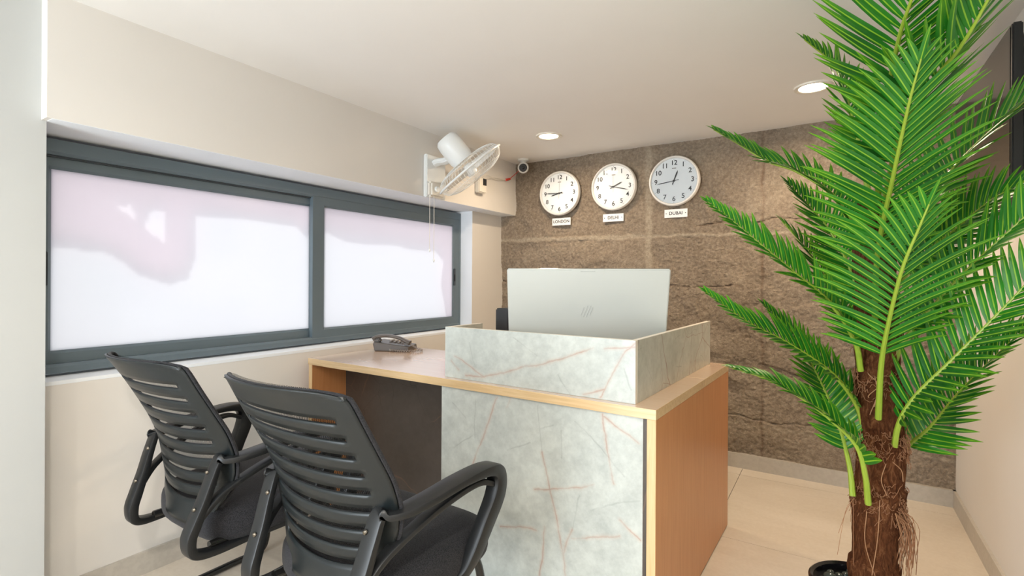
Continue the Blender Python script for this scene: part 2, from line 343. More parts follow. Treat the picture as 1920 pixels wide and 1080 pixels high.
# left side: window wall in pieces joined as one mesh, beam, pier
bm = boxes((-2.55, XL, Y0 + .02, YB + .2, 0, ZS), (-2.55, XL, YR, YB + .2, ZS, ZB), (-2.55, XL, Y0 - .25, Y0 + .02, 0, ZB))
struct('wall_left', bm, M['wall'])
struct('wall_left_pillar', boxes((-2.7, XP, YF - .2, .573, 0, ZC)), M['white_wall'])
struct('wall_left_beam', boxes((-2.6, XB, Y0, YB + .05, ZB, ZC)), M['wall'])
struct('wall_left_sill', boxes((-2.42, XL + .0012, .574, YR, ZS - .012, ZS + .001)), M['reveal'])
struct('wall_left_reveal', boxes((-2.40, XL - .001, YR - .0015, YR + .002, ZS, ZB)), M['reveal'])
struct('wall_left_soffit', boxes((-2.40, XB - .001, .574, YB - .03, ZB - .0012, ZB + .002)), M['reveal'])
struct('wall_right', boxes((XR, XR + .2, YF - .2, YB + .2, 0, ZC)), M['wall'])
struct('baseboard_left', boxes((XL, XL + .012, .573, YB - .02, 0, BS)), M['skirting'])
struct('baseboard_right', boxes((XR - .012, XR, YF, YB - .012, 0, BS)), M['skirting'])
struct('baseboard_back', boxes((XL + .012, XR, YB - .035, YB + .05, 0, BS)), M['skirting'])
# front wall behind the camera, with an unseen glazed opening added for fill light
struct('wall_front', boxes((-2.7, -2.05, YF - .1, YF, 0, ZC), (.45, XR + .2, YF - .1, YF, 0, ZC), (-2.05, .45, YF - .1, YF, 1.99, ZC)), M['wall'])
d1 = bpy.data.objects.new('fill_door_1', None); COL.objects.link(d1); d1.location = (-.8, YF, 0); d1['kind'] = 'structure'  # added opening, lets sky light into the room from behind
bm = bmesh.new()
for x in (-1.22, 0, 1.22): bm_box2(bm, x - .03, x + .03, -.06, 0, 0, 1.99)
bm_box2(bm, -1.22, 1.22, -.06, 0, 1.93, 1.99); bm_box2(bm, -1.22, 1.22, -.06, 0, 0, .06)
obj('frame', bm, M['frame'], d1); obj('glass', boxes((-1.2, 1.2, -.035, -.03, .06, 1.93)), M['glass'], d1)

# stone back wall: real relief
x0, x1, z0, z1, nx, nz = XL - .02, XR + .02, .03, ZC + .01, 420, 300
bm = bmesh.new(); ml = bm.verts.layers.float.new('mortar'); sl = bm.verts.layers.float.new('seam_and_crack_shade'); G = []
def fbm(p, h, l, o): return noise.fractal(p, h, l, o)
for j in range(nz + 1):
    row = []
    for i in range(nx + 1):
        x = x0 + (x1-x0)*i/nx; z = z0 + (z1-z0)*j/nz; p = Vector((x, 0, z))
        wob = .018*noise.noise(p*9) + .006*noise.noise(p*40)
        h = .016*fbm(p*2.1 + Vector((7, 0, 3)), 1, 2, 4) + .030*(1-abs(noise.noise(p*5.5 + Vector((0, 3, 0))))*2.5)*max(0, noise.noise(p*2.3 + Vector((1, 9, 2)))+.3) + .0065*fbm(p*13, .9, 2, 4) + .0055*fbm(p*60, .6, 2, 3)
        w_ = (.013 + .012*noise.noise(p*4 + Vector((5, 5, 5)))) * (1.5 if x < -1.0 else (.75 if x < -.3 else .35))
        mh = max(0, 1 - max(0, abs(z - 1.437 + .015*(x+1.3) - wob*.5) - w_*.5) / .010)
        mv = max(0, 1 - max(0, abs(x + 1.05 + wob) - .013) / .014) * (1 if z > .9 else max(0, 1-(.9-z)/.1)) * (.85 + .4*noise.noise(p*6))
        ml_ = max(0, max(mh if x < -.1 else mh*.4, mv))
        mlow = max(0, 1 - abs(z - .245 - wob + .03*(x)) / .016) * .45
        sm = max(0, 1 - abs(x + .36 + wob*.7) / .012) * (.55 + .6*noise.noise(p*7 + Vector((2, 0, 0)))) * .9
        # cracks between courses and slabs, their shade also put into the colour
        crk = max(0, 1 - abs(z - 1.50 - .02*noise.noise(Vector((x*6, 3, 0))) - wob*.6) / .006) * (1 if -.75 < x < .2 else 0)*max(0, .6 + noise.noise(p*4))
        c2 = max(0, 1 - abs(z - 1.10 - .09*noise.noise(Vector((x*3, 8, 0))) - wob) / .006) * max(0, .45 + 1.2*noise.noise(p*3.3 + Vector((4, 1, 0))))
        c3 = max(0, 1 - abs(z - .62 - .10*noise.noise(Vector((x*3.5, 5, 0))) - wob) / .007) * max(0, .45 + 1.2*noise.noise(p*3 + Vector((9, 1, 0))))
        c4 = max(0, 1 - abs(z - .30 - .05*noise.noise(Vector((x*5, 1, 0))) - wob) / .008)
        step = .010*(1/(1+math.exp(-(z - .62 - .10*noise.noise(Vector((x*3.5, 5, 0))))*150))) - .008*(1/(1+math.exp(-(z - .30 - .05*noise.noise(Vector((x*5, 1, 0))))*150)))
        h = h*(1-.75*max(ml_, 0)) + .004*ml_ - .016*(crk + c2 + c3 + .7*c4) - .005*sm + step
        v = bm.verts.new((x, YB - .012 - max(-.03, min(h, .015)), z)); v[ml] = min(1, ml_*.62 + mlow); v[sl] = min(1, max(0, sm*.9 + .75*(crk + c2 + c3))); row.append(v)
    G.append(row)
for j in range(nz):
    for i in range(nx): bm.faces.new((G[j][i], G[j][i+1], G[j+1][i+1], G[j+1][i]))
struct('wall_back', bm, M['stone'], smooth=True)
bpy.data.objects['wall_back'].data.materials[0] = M['stone']
struct('wall_back_core', boxes((-2.6, XR + .2, YB + .03, YB + .25, 0, ZC)), M['wall'])

# ------------------------------------------------------------------ window
win = bpy.data.objects.new('window_1', None); COL.objects.link(win); win.location = (XW, 1.77, ZS); win['kind'] = 'structure'
def wo(name, bm, m, parent=win, **k):
    for v in bm.verts: v.co -= Vector((XW, 1.77, ZS))
    return obj(name, bm, m, parent, **k)
ya, yb, za, zb = .56, 2.968, ZS + .012, 1.626
def ring(bm, y0_, y1_, z0_, z1_, xo, xi, t, bev=.004, tb=None, tt=None, tl=None, tr=None):
    tb = tb or t; tt = tt or t; tl = tl or t; tr = tr or t
    # mitred picture frame
    O = [(y0_, z0_), (y1_, z0_), (y1_, z1_), (y0_, z1_)]; I = [(y0_+tl, z0_+tb), (y1_-tr, z0_+tb), (y1_-tr, z1_-tt), (y0_+tl, z1_-tt)]
    ch = .010
    I2 = [(y0_+tl+ch, z0_+tb+ch), (y1_-tr-ch, z0_+tb+ch), (y1_-tr-ch, z1_-tt-ch), (y0_+tl+ch, z1_-tt-ch)]
    L = [[bm.verts.new((X, y, z)) for y, z in Q] for X, Q in ((xo, O), (xi, O), (xi, I), (xi - .010, I2), (xo, I2))]
    for A, B in zip(L, L[1:] + L[:1]):
        for k in range(4): bm.faces.new((A[k], A[(k+1) % 4], B[(k+1) % 4], B[k]))
bm = bmesh.new(); ring(bm, ya, yb, za, zb, -2.43, XW + .008, .05, tb=.022, tt=.044, tl=.02, tr=.012)
wo('frame', bm, M['frame'])
wo('track', boxes((-2.43, -2.405, ya, yb, za, za+.04), (-2.43, -2.36, ya, yb, zb - .06, zb - .045)), M['dark_frame'])
# left sash sits in the rear track, right sash in the front one
def sash(y0_, y1_, xo, xi, tl, tr, latch_y, lat_z):
    z0_, z1_ = .817, 1.577
    bm = bmesh.new(); ring(bm, y0_, y1_, z0_, z1_, xo, xi, .04, tl=tl, tr=tr, tb=.042, tt=.042); s = wo('sash', bm, M['frame'])
    p = wo('pane', boxes(((xo+xi)/2 - .003, (xo+xi)/2 + .003, y0_+.02, y1_-.02, z0_+.03, z1_-.03)), M['pane'], s)
    bm = bmesh.new(); bm_box2(bm, xi - .001, xi + .004, latch_y - .012, latch_y + .012, lat_z - .062, lat_z + .062, bevel=.003)
    l = wo('latch', bm, M['dark_frame'], s)
    bm = bmesh.new(); bm_box2(bm, xi + .003, xi + .0075, latch_y - .005, latch_y + .006, lat_z - .03, lat_z + .02, bevel=.001)
    wo('latch_slot', bm, M['black'], s); return s
sash(.595, 1.742, -2.400, -2.372, .043, .020, .624, 1.165)
sash(1.706, 2.950, -2.368, -2.343, .070, .055, 2.900, 1.155)
# outside: street paving and an added pink sheet, cut to shade the film
st = struct('trim_outside_ground', boxes((-9, -2.75, -4, 9, -.2, -.1)), M['pavement'])
def on_plane(px, py, x):
    v = at(px, py, 1) - Vector((0, 0, CH)); return (v * (x / v.x) + Vector((0, 0, CH)))
def inside(poly, p):
    c = False
    for (x1_, y1_), (x2_, y2_) in zip(poly, poly[1:] + poly[:1]):
        if (y1_ > p[1]) != (y2_ > p[1]) and p[0] < (x2_-x1_)*(p[1]-y1_)/(y2_-y1_) + x1_: c = not c
    return c
XC = -2.442
edge = [(60, 440), (130, 452), (180, 458), (215, 480), (250, 505), (300, 520), (335, 508), (349, 470), (350, 393), (430, 401), (540, 414), (560, 436), (570, 414), (625, 438), (700, 446), (795, 458), (812, 478), (806, 520), (822, 610), (900, 600), (900, 330), (60, 230)]
holes = [[(198, 372), (232, 374), (238, 404)], [(262, 384), (294, 384), (290, 442), (256, 418)]]
to2 = lambda q_: tuple(on_plane(*q_, XC).yz)
E2 = [to2(q_) for q_ in edge]; H2 = [[to2(q_) for q_ in h] for h in holes]
bm = bmesh.new(); st_ = .012; vd_ = {}
def gv(i, j):
    if (i, j) not in vd_: vd_[(i, j)] = bm.verts.new((XC + .006*math.sin(i*.16), .3 + i*st_, .75 + j*st_))
    return vd_[(i, j)]
for i in range(250):
    for j in range(82):
        p = (.3 + (i+.5)*st_, .75 + (j+.5)*st_)
        if .60 < p[0] < 2.95 and p[1] > ZS + .02 and inside(E2, p) and not any(inside(h, p) for h in H2): bm.faces.new((gv(i, j), gv(i+1, j), gv(i+1, j+1), gv(i, j+1)))
cl_ = obj('pane_shade_cloth', bm, M['shade_cloth'], None, True); md = cl_.modifiers.new('s', 'SOLIDIFY'); md.thickness = .002
tag(cl_, 'added pink cloth outside, shaped to put a rosy shade in the frosted window', 'cloth')

# ------------------------------------------------------------------ downlights
def downlight(x, y, label, power, color=(1, .78, .55)):
    t = thing('downlight', label, 'ceiling light', (x, y, ZC), 0, 'round ceiling downlights')
    bm = bmesh.new(); bm_lathe(bm, [(.058, -.001), (.060, -.006), (.070, -.010), (.078, -.008), (.080, -.001)], 48, cap=False); obj('trim_ring', bm, M['offwhite'], t, True)
    bm = bmesh.new(); bm_lathe(bm, [(.0601, -.0045), (.0001, -.0065)], 48, cap=False); obj('diffuser', bm, M['led'], t, True)
    l = area('lamp', (0, 0, -.012), (0, 0, -1), .11, .11, power, color, 170, 'DISK'); l.parent = t
    return t
downlight(-1.507, 2.79, 'round warm downlight in the ceiling above the left of the wall clocks', 5.5)
downlight(-.085, 2.728, 'round warm downlight in the ceiling partly behind the palm leaves', 10)
downlight(-.7, -1.3, 'round downlight behind the camera on the window side', 15, (1, .93, .84))
downlight(-.1, -.35, 'round downlight behind the camera near the right wall', 15, (1, .93, .84))

# ------------------------------------------------------------------ reception desk
DX, DY, DA = -.4416, 1.4935, R(-1.8013)
desk = thing('reception_desk', 'beech and marble-look L-shaped reception desk standing below the clocks', 'reception desk', (DX, DY, 0), DA)
ZT, TH, DL, DD = .75, .031, 1.7154, 1.0274
def dp(name, bm, m, parent=desk, **k): return obj(name, bm, m, parent, **k)
def board(name, box, m, medge, parent=desk, faces='y', bevel=.0012):
    """laminate board whose narrow faces take the edge banding"""
    bm = bmesh.new(); bm_box2(bm, *box)
    dims = [abs(box[1]-box[0]), abs(box[3]-box[2]), abs(box[5]-box[4])]; k = dims.index(min(dims))
    bmesh.ops.recalc_face_normals(bm, faces=bm.faces)
    for f in bm.faces: f.material_index = 0 if abs(f.normal[k]) > .5 else 1
    return obj(name, bm, None, parent, mats=[m, medge], bevel=bevel)
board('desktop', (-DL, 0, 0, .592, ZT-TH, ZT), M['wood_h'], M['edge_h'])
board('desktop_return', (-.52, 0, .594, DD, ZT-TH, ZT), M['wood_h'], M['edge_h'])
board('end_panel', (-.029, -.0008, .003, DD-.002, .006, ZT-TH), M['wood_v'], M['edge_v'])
dp('base_gap_strip', boxes((-.026, -.006, .01, DD-.004, 0, .006)), M['black'])  # black strip stands in for the dark gap under the end panel
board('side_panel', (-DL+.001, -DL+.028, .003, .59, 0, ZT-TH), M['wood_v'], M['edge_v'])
dp('back_panel', boxes((-DL+.028, -.857, .20, .218, .0, ZT-TH)), M['dark_marble'])
board('front_panel', (-.858, -.0435, .012, .030, .004, ZT-TH), M['marble'], M['marble'])
dp('front_panel_gap', boxes((-.0435, -.030, .014, .032, .004, ZT-TH)), M['dark_marble'])  # dark strip put in for the shaded gap beside the end panel
dp('pedestal_side', boxes((-.857, -.839, .031, .56, .004, ZT-TH)), M['marble'])
M['cream_edge'] = new_mat('cream edge strip', (.74, .69, .60), .4)
U0, U1, VF, UH = -.0749, -.857, .030, .198
board('upstand_front', (U1, U0, VF, VF+.018, ZT, ZT+UH), M['marble'], M['cream_edge'])
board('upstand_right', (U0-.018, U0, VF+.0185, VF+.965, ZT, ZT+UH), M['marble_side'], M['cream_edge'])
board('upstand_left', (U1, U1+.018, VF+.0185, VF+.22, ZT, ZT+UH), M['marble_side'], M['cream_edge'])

# ------------------------------------------------------------------ monitor
mon = thing('monitor', 'white all-in-one computer seen from behind, on the desk inside the marble upstand', 'monitor', (-.767, 1.728, 1.175), R(27))
# local: x right along the back, y away from the camera, hangs from the top edge, tilted
til = Matrix.Rotation(R(17), 4, 'X')
W2, HH = .300, .355
bm = bmesh.new(); bm_box2(bm, -W2, W2, 0, .012, -HH, 0, bevel=.004); bm.transform(til); obj('back_shell', bm, M['screen_white'], mon)
bm = bmesh.new(); bm_box2(bm, -W2+.002, W2-.002, .0121, .019, -HH+.002, -.002); bm.transform(til); obj('screen', bm, M['gloss_black'], mon)
bm = bmesh.new(); bm_box2(bm, -.058, .060, -.0012, .001, -.034, .0005, bevel=.0006); bm.transform(til); o = obj('webcam_cover', bm, M['screen_white'], mon)
bm = bmesh.new(); bm_box2(bm, -.026, .028, -.0022, -.0010, -.010, -.006, bevel=.0003); bm.transform(til); obj('webcam_grip', bm, M['screen_logo'], o)
bm = bmesh.new()
for x, a, L_ in ((-.016, 20, .036), (-.005, 20, .05), (.006, 20, .05), (.017, 20, .036)):
    bm_box(bm, (x, -.0007, -.165), (.0032, .0012, L_), Matrix.Rotation(R(a), 3, 'Y'))
bm.transform(til); obj('emblem', bm, M['screen_logo'], mon)
bm = bmesh.new(); bm_box2(bm, -.045, .045, .062, .076, -.42, -.262, bevel=.003); obj('stand', bm, M['screen_white'], mon)
bm = bmesh.new(); bm_box2(bm, -.11, .11, .0, .19, -.4245, -.413, bevel=.003); obj('foot', bm, M['screen_white'], mon)

bt = thing('electronic_device', 'narrow black upright device on the desk, showing past the left edge of the monitor', 'device', (-1.250, 1.93, ZT + .0005), R(4))
obj('housing', boxes((-.035, .035, -.05, .05, .004, .257), bevel=.006), M['black'], bt)
obj('rubber_foot', boxes((-.028, .028, -.04, .04, 0, .005)), M['gloss_black'], bt)

# ------------------------------------------------------------------ telephone
ph = thing('desk_telephone', 'dark desk telephone with coiled cord on the left of the desktop by the window', 'telephone', (-2.02, 2.00, ZT + .0005), R(26))
bm = bmesh.new(); prof = [(-.095, .0), (.095, .0), (.092, .026), (.03, .034), (-.10, .05), (-.104, .035)]
vs = [[bm.verts.new((x, y, z)) for x, z in prof] for y in (-.075, .075)]; bm.faces.new(vs[0]); bm.faces.new(vs[1][::-1])
for k in range(6): bm.faces.new((vs[0][k], vs[0][(k+1) % 6], vs[1][(k+1) % 6], vs[1][k]))
obj('base', bm, M['phone'], ph, bevel=.005)
bm = bmesh.new(); bm_sweep(bm, [(-.108, -.045, .062), (-.085, -.045, .076), (-.03, -.045, .080), (.03, -.045, .070), (.07, -.045, .052), (.092, -.045, .043)], (0, 1, 0), lambda f: .048 - .014*math.sin(f*math.pi), lambda f: .026 - .010*math.sin(f*math.pi)**.5, 40, round_=.6)
bm_box(bm, (-.088, -.045, .056), (.04, .042, .020), bevel=.006); bm_box(bm, (.078, -.045, .042), (.036, .042, .018), bevel=.006)
obj('handset', bm, M['phone'], ph, True)
bm = bmesh.new()
for i in range(4):
    for j in range(3): bm_box(bm, (-.03 + i*.022, .0 + j*.024, .047 - i*.0032), (.014, .016, .006), bevel=.002)
obj('keypad', bm, M['cord_grey'], ph)
pth = catmull([(.092, -.045, .040), (.13, -.055, .02), (.165, -.06, .0075), (.13, -.095, .0075), (.06, -.105, .0075), (.0, -.085, .0075), (-.01, -.07, .01)], 400); cp = []
for i, p in enumerate(pth):
    a = i * .55; cp.append(p + Vector((.0, math.cos(a)*.005, math.sin(a)*.005)))
bm = bmesh.new(); bm_tube(bm, cp, .0018, 5); obj('coiled_cord', bm, M['cord_grey'], ph, True)

# ------------------------------------------------------------------ clocks and plates
def hand(bm, ang, L_, wd, tail=.03, y=0):
    a = R(ang); d = Vector((math.sin(a), 0, math.cos(a))); s_ = Vector((d.z, 0, -d.x))
    pts = [-d*tail - s_*wd*.6, -d*tail + s_*wd*.6, d*L_*.75 + s_*wd, d*L_, d*L_*.75 - s_*wd]
    f = [bm.verts.new(p + Vector((0, y, 0))) for p in pts]; b_ = [bm.verts.new(p + Vector((0, y + .001, 0))) for p in pts]
    bm.faces.new(f); bm.faces.new(b_[::-1])
    for k in range(5): bm.faces.new((f[k], f[(k+1) % 5], b_[(k+1) % 5], b_[k]))
def clock(x, z, label, hr, mn, sec=None):
    t = thing('wall_clock', label, 'clock', (x, YB - .031, z), 0, 'round white wall clocks')
    rm = Matrix.Rotation(R(90), 4, 'X')   # +z -> -y
    bm = bmesh.new(); bm_lathe(bm, [(.150, 0), (.162, .006), (.163, .028), (.158, .038), (.151, .040), (.147, .034), (.146, .024)], 72, rm, cap=False); obj('rim', bm, M['clock_rim'], t, True)
    bm = bmesh.new(); bm_lathe(bm, [(.150, .0), (.150, .024), (.0001, .024)], 72, rm, cap=False); obj('dial', bm, M['dial'], t)
    items = [(str(n), .117*math.sin(R(30*n)), .117*math.cos(R(30*n)), .043) for n in range(1, 13)]
    bm = text_bm(items, .0004)
    for v in bm.verts: v.co.y -= .0246
    obj('numerals', bm, M['ink'], t)
    bm = bmesh.new()
    for n in range(60):
        a = R(6*n)
        if n % 5 == 0: bm_box(bm, (.139*math.sin(a), -.0243, .139*math.cos(a)), (.0018, .0006, .005), Matrix.Rotation(a, 3, 'Y'))
    obj('minute_marks', bm, M['ink'], t)
    bm = bmesh.new(); bm_box(bm, (0, -.0243, .082), (.026, .0006, .006)); obj('maker_mark', bm, M['cord_grey'], t)
    bm = bmesh.new(); hand(bm, hr, .070, .0042, .025, -.029); obj('hour_hand', bm, M['ink'], t)
    bm = bmesh.new(); hand(bm, mn, .112, .0028, .032, -.031); bm_lathe(bm, [(.006, .024), (.006, .032), (.0001, .033)], 16, rm, cap=False); obj('minute_hand', bm, M['ink'], t)
    if sec is not None:
        bm = bmesh.new(); hand(bm, sec, .105, .0006, .04, -.0325); obj('second_hand', bm, M['cord_grey'], t)
    bm = bmesh.new(); bm_lathe(bm, [(.1475, .034), (.10, .0355), (.05, .0362), (.0001, .0365)], 72, rm, cap=False); obj('cover_glass', bm, M['glass'], t, True)
clock(-1.703, 1.775, 'white round wall clock above the LONDON plate', 256, 272, 2)
clock(-1.286, 1.783, 'white round wall clock above the DELHI plate, middle of three', 66, 105, 0)
clock(-.875, 1.782, 'white round wall clock above the DUBAI plate', 21, 262)
def plate(x, z, s_, label, W_=.142):
    t = thing('city_plate', label, 'sign', (x, YB - .033, z), 0, 'city name plates')
    obj('panel', boxes((-W_/2, W_/2, 0, .004, -.027, .027), bevel=.0006), M['plate'], t)
    bm = text_bm([(s_, 0, 0, .030)], .0004)
    for v in bm.verts: v.co.y -= .0005
    for sx in (-1, 1): bm_box(bm, (sx*W_*.42, -.0005, 0), (.005, .001, .005), Matrix.Rotation(R(45), 3, 'Y'))
    obj('lettering', bm, M['ink'], t)
plate(-1.698, 1.569, 'LONDON', 'small white LONDON name plate under the left clock', .150)
plate(-1.296, 1.573, 'DELHI', 'small white DELHI name plate under the middle clock', .150)
plate(-.868, 1.575, 'DUBAI', 'small white DUBAI name plate under the right clock', .147)

# ------------------------------------------------------------------ wall fan
fan = thing('wall_fan', 'white wall-mounted fan on the beam above the window, tilted down', 'fan', (XB, 2.40, 1.76))
obj('mounting_plate', boxes((0, .028, -.105, .075, -.125, .135), bevel=.006), M['white'], fan)
bm = bmesh.new(); bm_box2(bm, .02, .06, -.10, .03, -.125, -.03, bevel=.012); obj('control_box', bm, M['offwhite'], fan)
bm = bmesh.new(); bm_tube(bm, [(.058, -.05, -.075), (.074, -.05, -.077)], .017, 16); obj('control_knob', bm, M['white'], fan, True)
hc = at(881, 317.6, 3.03) - Vector((XB, 2.40, 1.76))     # guard centre relative to plate
ax = Vector((.449, .486, -.77)).normalized()
bm = bmesh.new(); bm_sweep(bm, [(.02, -.02, .09), (.06, -.02, .098), (.10, -.01, .10), (.14, .0, .115)], (0, 1, 0), .07, .045, 20, round_=.8); obj('arm', bm, M['white'], fan, True)
q = ax.to_track_quat('Z', 'Y').to_matrix().to_4x4(); FM = Matrix.Translation(hc) @ q
bm = bmesh.new(); bm_lathe(bm, [(.0001, -.235), (.055, -.232), (.070, -.215), (.074, -.18), (.074, -.085), (.066, -.06), (.0001, -.055)], 40, FM, cap=False); obj('motor_housing', bm, M['white'], fan, True)
bm = bmesh.new(); bm_lathe(bm, [(.0001, .04), (.03, .035), (.036, .02), (.036, -.03), (.0001, -.04)], 32, FM, cap=False); obj('hub', bm, M['white'], fan, True)
def blade(k):
    bm = bmesh.new(); rows = []
    for i in range(13):
        r_ = .03 + .175*i/12; row = []
        wl = (.10 + .75*math.sin(math.pi*(i/12)**.8*.62))*.62
        for j in range(9):
            f = j/8 - .5; th = 2*math.pi*k/3 + f*wl*1.5; row.append(bm.verts.new(FM @ Vector((r_*math.cos(th), r_*math.sin(th), -.004 + f*.05))))
        rows.append(row)
    for A, B in zip(rows, rows[1:]):
        for j in range(8): bm.faces.new((A[j], A[j+1], B[j+1], B[j]))
    o = obj('blade', bm, M['blade'], fan, True); md = o.modifiers.new('s', 'SOLIDIFY'); md.thickness = .002
M['blade'] = new_mat('translucent blade', (.86, .84, .8), .3, Alpha=.72)
for k in range(3): blade(k)
def guard(name, zsgn, dep):
    bm = bmesh.new(); nw = 54
    for k in range(nw):
        pts = []
        for i in range(9):
            f = i/8; r_ = .045 + .178*f; z_ = zsgn*dep*(math.sqrt(max(0, 1-(f**2.4)))); th = 2*math.pi*k/nw + .35*(1-f)*zsgn; pts.append(FM @ Vector((r_*math.cos(th), r_*math.sin(th), z_)))
        bm_tube(bm, pts, .0011, 4)
    for f in (.0, .45, .8):
        r_ = .045 + .178*f; z_ = zsgn*dep*math.sqrt(1-f**2.4); bm_tube(bm, [FM @ Vector((r_*math.cos(2*math.pi*k/64), r_*math.sin(2*math.pi*k/64), z_)) for k in range(64)], .0016, 5, True)
    return obj(name, bm, M['white'], fan, True)
guard('rear_guard', -1, .062); fg = guard('front_guard', 1, .075)
bm = bmesh.new(); bm_lathe(bm, [(.0001, .080), (.04, .077), (.048, .070), (.0001, .069)], 32, FM, cap=False); obj('badge', bm, M['offwhite'], fg, True)
bm = bmesh.new(); bm_tube(bm, [FM @ Vector((.226*math.cos(2*math.pi*k/96), .226*math.sin(2*math.pi*k/96), 0)) for k in range(96)], .0065, 8, True); obj('guard_rim', bm, M['white'], fan, True)
for y_, z_ in ((-.100, -.44), (-.062, -.50)):
    bm = bmesh.new(); bm_tube(bm, [(.05, y_, -.12), (.051, y_, -.3), (.05, y_, z_)], .0017, 6); cd = obj('pull_cord', bm, M['offwhite'], fan)
    bm = bmesh.new(); bm_lathe(bm, [(.0001, .011), (.005, .006), (.006, 0), (.004, -.010), (.0001, -.012)], 12, Matrix.Translation((.05, y_, z_ - .008)), cap=False); obj('cord_bead', bm, M['white'], cd, True)

# adapter, wiring, security camera
ad = thing('power_adapter', 'small white power adapter box fixed on the beam behind the fan', 'adapter', (XB, 2.86, 1.79))
obj('case', boxes((0, .04, -.045, .045, -.05, .055), bevel=.006), M['offwhite'], ad)
obj('socket', boxes((.04, .043, .0, .038, .005, .05)), M['black'], ad)
bm = bmesh.new()
bm_tube(bm, catmull([(XB + .02, 2.88, 1.848), (XB + .02, 2.95, 1.885), (XB + .012, 3.06, 1.868), (XB + .012, 3.20, 1.893)], 30), .0022, 6)
bm_tube(bm, catmull([(XB + .02, 2.905, 1.845), (XB + .02, 2.97, 1.865), (XB + .012, 3.08, 1.886), (XB + .012, 3.20, 1.888)], 30), .0022, 6)
tag(obj('camera_cable', bm, M['offwhite'], None, True), 'thin pale twin wire running along the beam to the security camera', 'cable')
cn = bmesh.new(); bm_tube(cn, [(XB + .014, 3.19, 1.89), (XB + .016, 3.24, 1.905)], .009, 8); bm_tube(cn, catmull([(XB + .016, 3.235, 1.905), (XB + .05, 3.29, 1.96), (XB + .10, 3.285, 2.0)], 12), .0025, 6)
tag(obj('cable_connector', cn, M['red'], None, True), 'small red connector in the wire beside the security camera', 'connector')
cc = thing('security_camera', 'small white dome security camera under the ceiling where beam meets stone wall', 'camera', (-1.965, 3.24, ZC))
bm = bmesh.new(); bm_lathe(bm, [(.0001, 0), (.042, 0), (.042, -.012), (.020, -.020), (.016, -.03)], 32); obj('ceiling_mount', bm, M['white'], cc, True)
vd = (Vector((0, -.2, 1.1)) - Vector((-1.965, 3.24, 1.975))).normalized(); cm = Matrix.Translation((0, 0, -.062)) @ vd.to_track_quat('Z', 'Y').to_matrix().to_4x4()
bm = bmesh.new(); bm_lathe(bm, [(.0001, -.045), (.025, -.040), (.038, -.022), (.042, 0), (.040, .022), (.034, .034), (.030, .036)], 32, cm, cap=False); obj('body', bm, M['white'], cc, True)
bm = bmesh.new(); bm_lathe(bm, [(.030, .034), (.026, .030), (.0001, .030)], 32, cm, cap=False); obj('lens_face', bm, M['black'], cc, True)
bm = bmesh.new(); bm_lathe(bm, [(.012, .030), (.010, .036), (.0001, .038)], 24, cm, cap=False); obj('lens', bm, M['gloss_black'], cc, True)

# ------------------------------------------------------------------ television on right wall
tv = thing('television', 'black television mounted high on the right wall behind the palm', 'television', (XR, 2.48, 1.65))
obj('screen', boxes((-.082, -.0745, -.402, .402, -.240, .248)), M['gloss_black'], tv)
obj('bezel', boxes((-.080, -.055, -.415, .415, -.252, .258), bevel=.004), M['black'], tv)
bm = bmesh.new(); vs = []
for x, y, z in ((-.055, .40, .250), (-.014, .33, .15)):
    vs.append([bm.verts.new(p) for p in ((x, -y, -z), (x, y, -z), (x, y, z), (x, -y, z))])
for k in range(4): bm.faces.new((vs[0][k], vs[0][(k+1) % 4], vs[1][(k+1) % 4], vs[1][k]))
bm.faces.new(vs[0]); bm.faces.new(vs[1][::-1]); obj('rear_housing', bm, M['black'], tv, bevel=.01)
obj('wall_bracket', boxes((-.016, 0, -.2, .2, -.1, .1)), M['dark_frame'], tv)

# ------------------------------------------------------------------ chairs
def lerp_prof(tab, z):
    for (z0_, *a), (z1_, *b_) in zip(tab, tab[1:]):
        if z <= z1_ or (z1_ == tab[-1][0]): f = max(0, min(1, (z - z0_)/(z1_ - z0_))); return [p + (q_-p)*f for p, q_ in zip(a, b_)]
PROF = [(.355, -.178, .120, .016), (.40, -.176, .160, .028), (.46, -.168, .205, .042), (.53, -.176, .240, .054), (.60, -.186, .250, .055), (.67, -.211, .254, .052), (.74, -.246, .254, .046), (.81, -.286, .251, .047), (.86, -.322, .246, .058), (.885, -.342, .238, .066), (.905, -.360, .218, .072)]
def smooth_prof(z):
    ks = [-.02, -.01, 0, .01, .02]; acc = [0, 0, 0]
    for k in ks:
        v = lerp_prof(PROF, min(max(z + k, .355), .905))
        for i in range(3): acc[i] += v[i]/5
    return acc
def S(u, z, off=0):
    y, hw, e = smooth_prof(z)
    sag = (.5 if z < .56 else .5*max(0, (.76 - z)/.2))*.04*(1 - u*u) * (0 if z < .37 else min(1, (z-.37)/.08))
    zz = z - sag - (.012*abs(u)**6 if z > .88 else 0)
    p = Vector((hw*u, y + e*(abs(u)**2.2), zz))
    return p + Vector((0, off, off*.12))
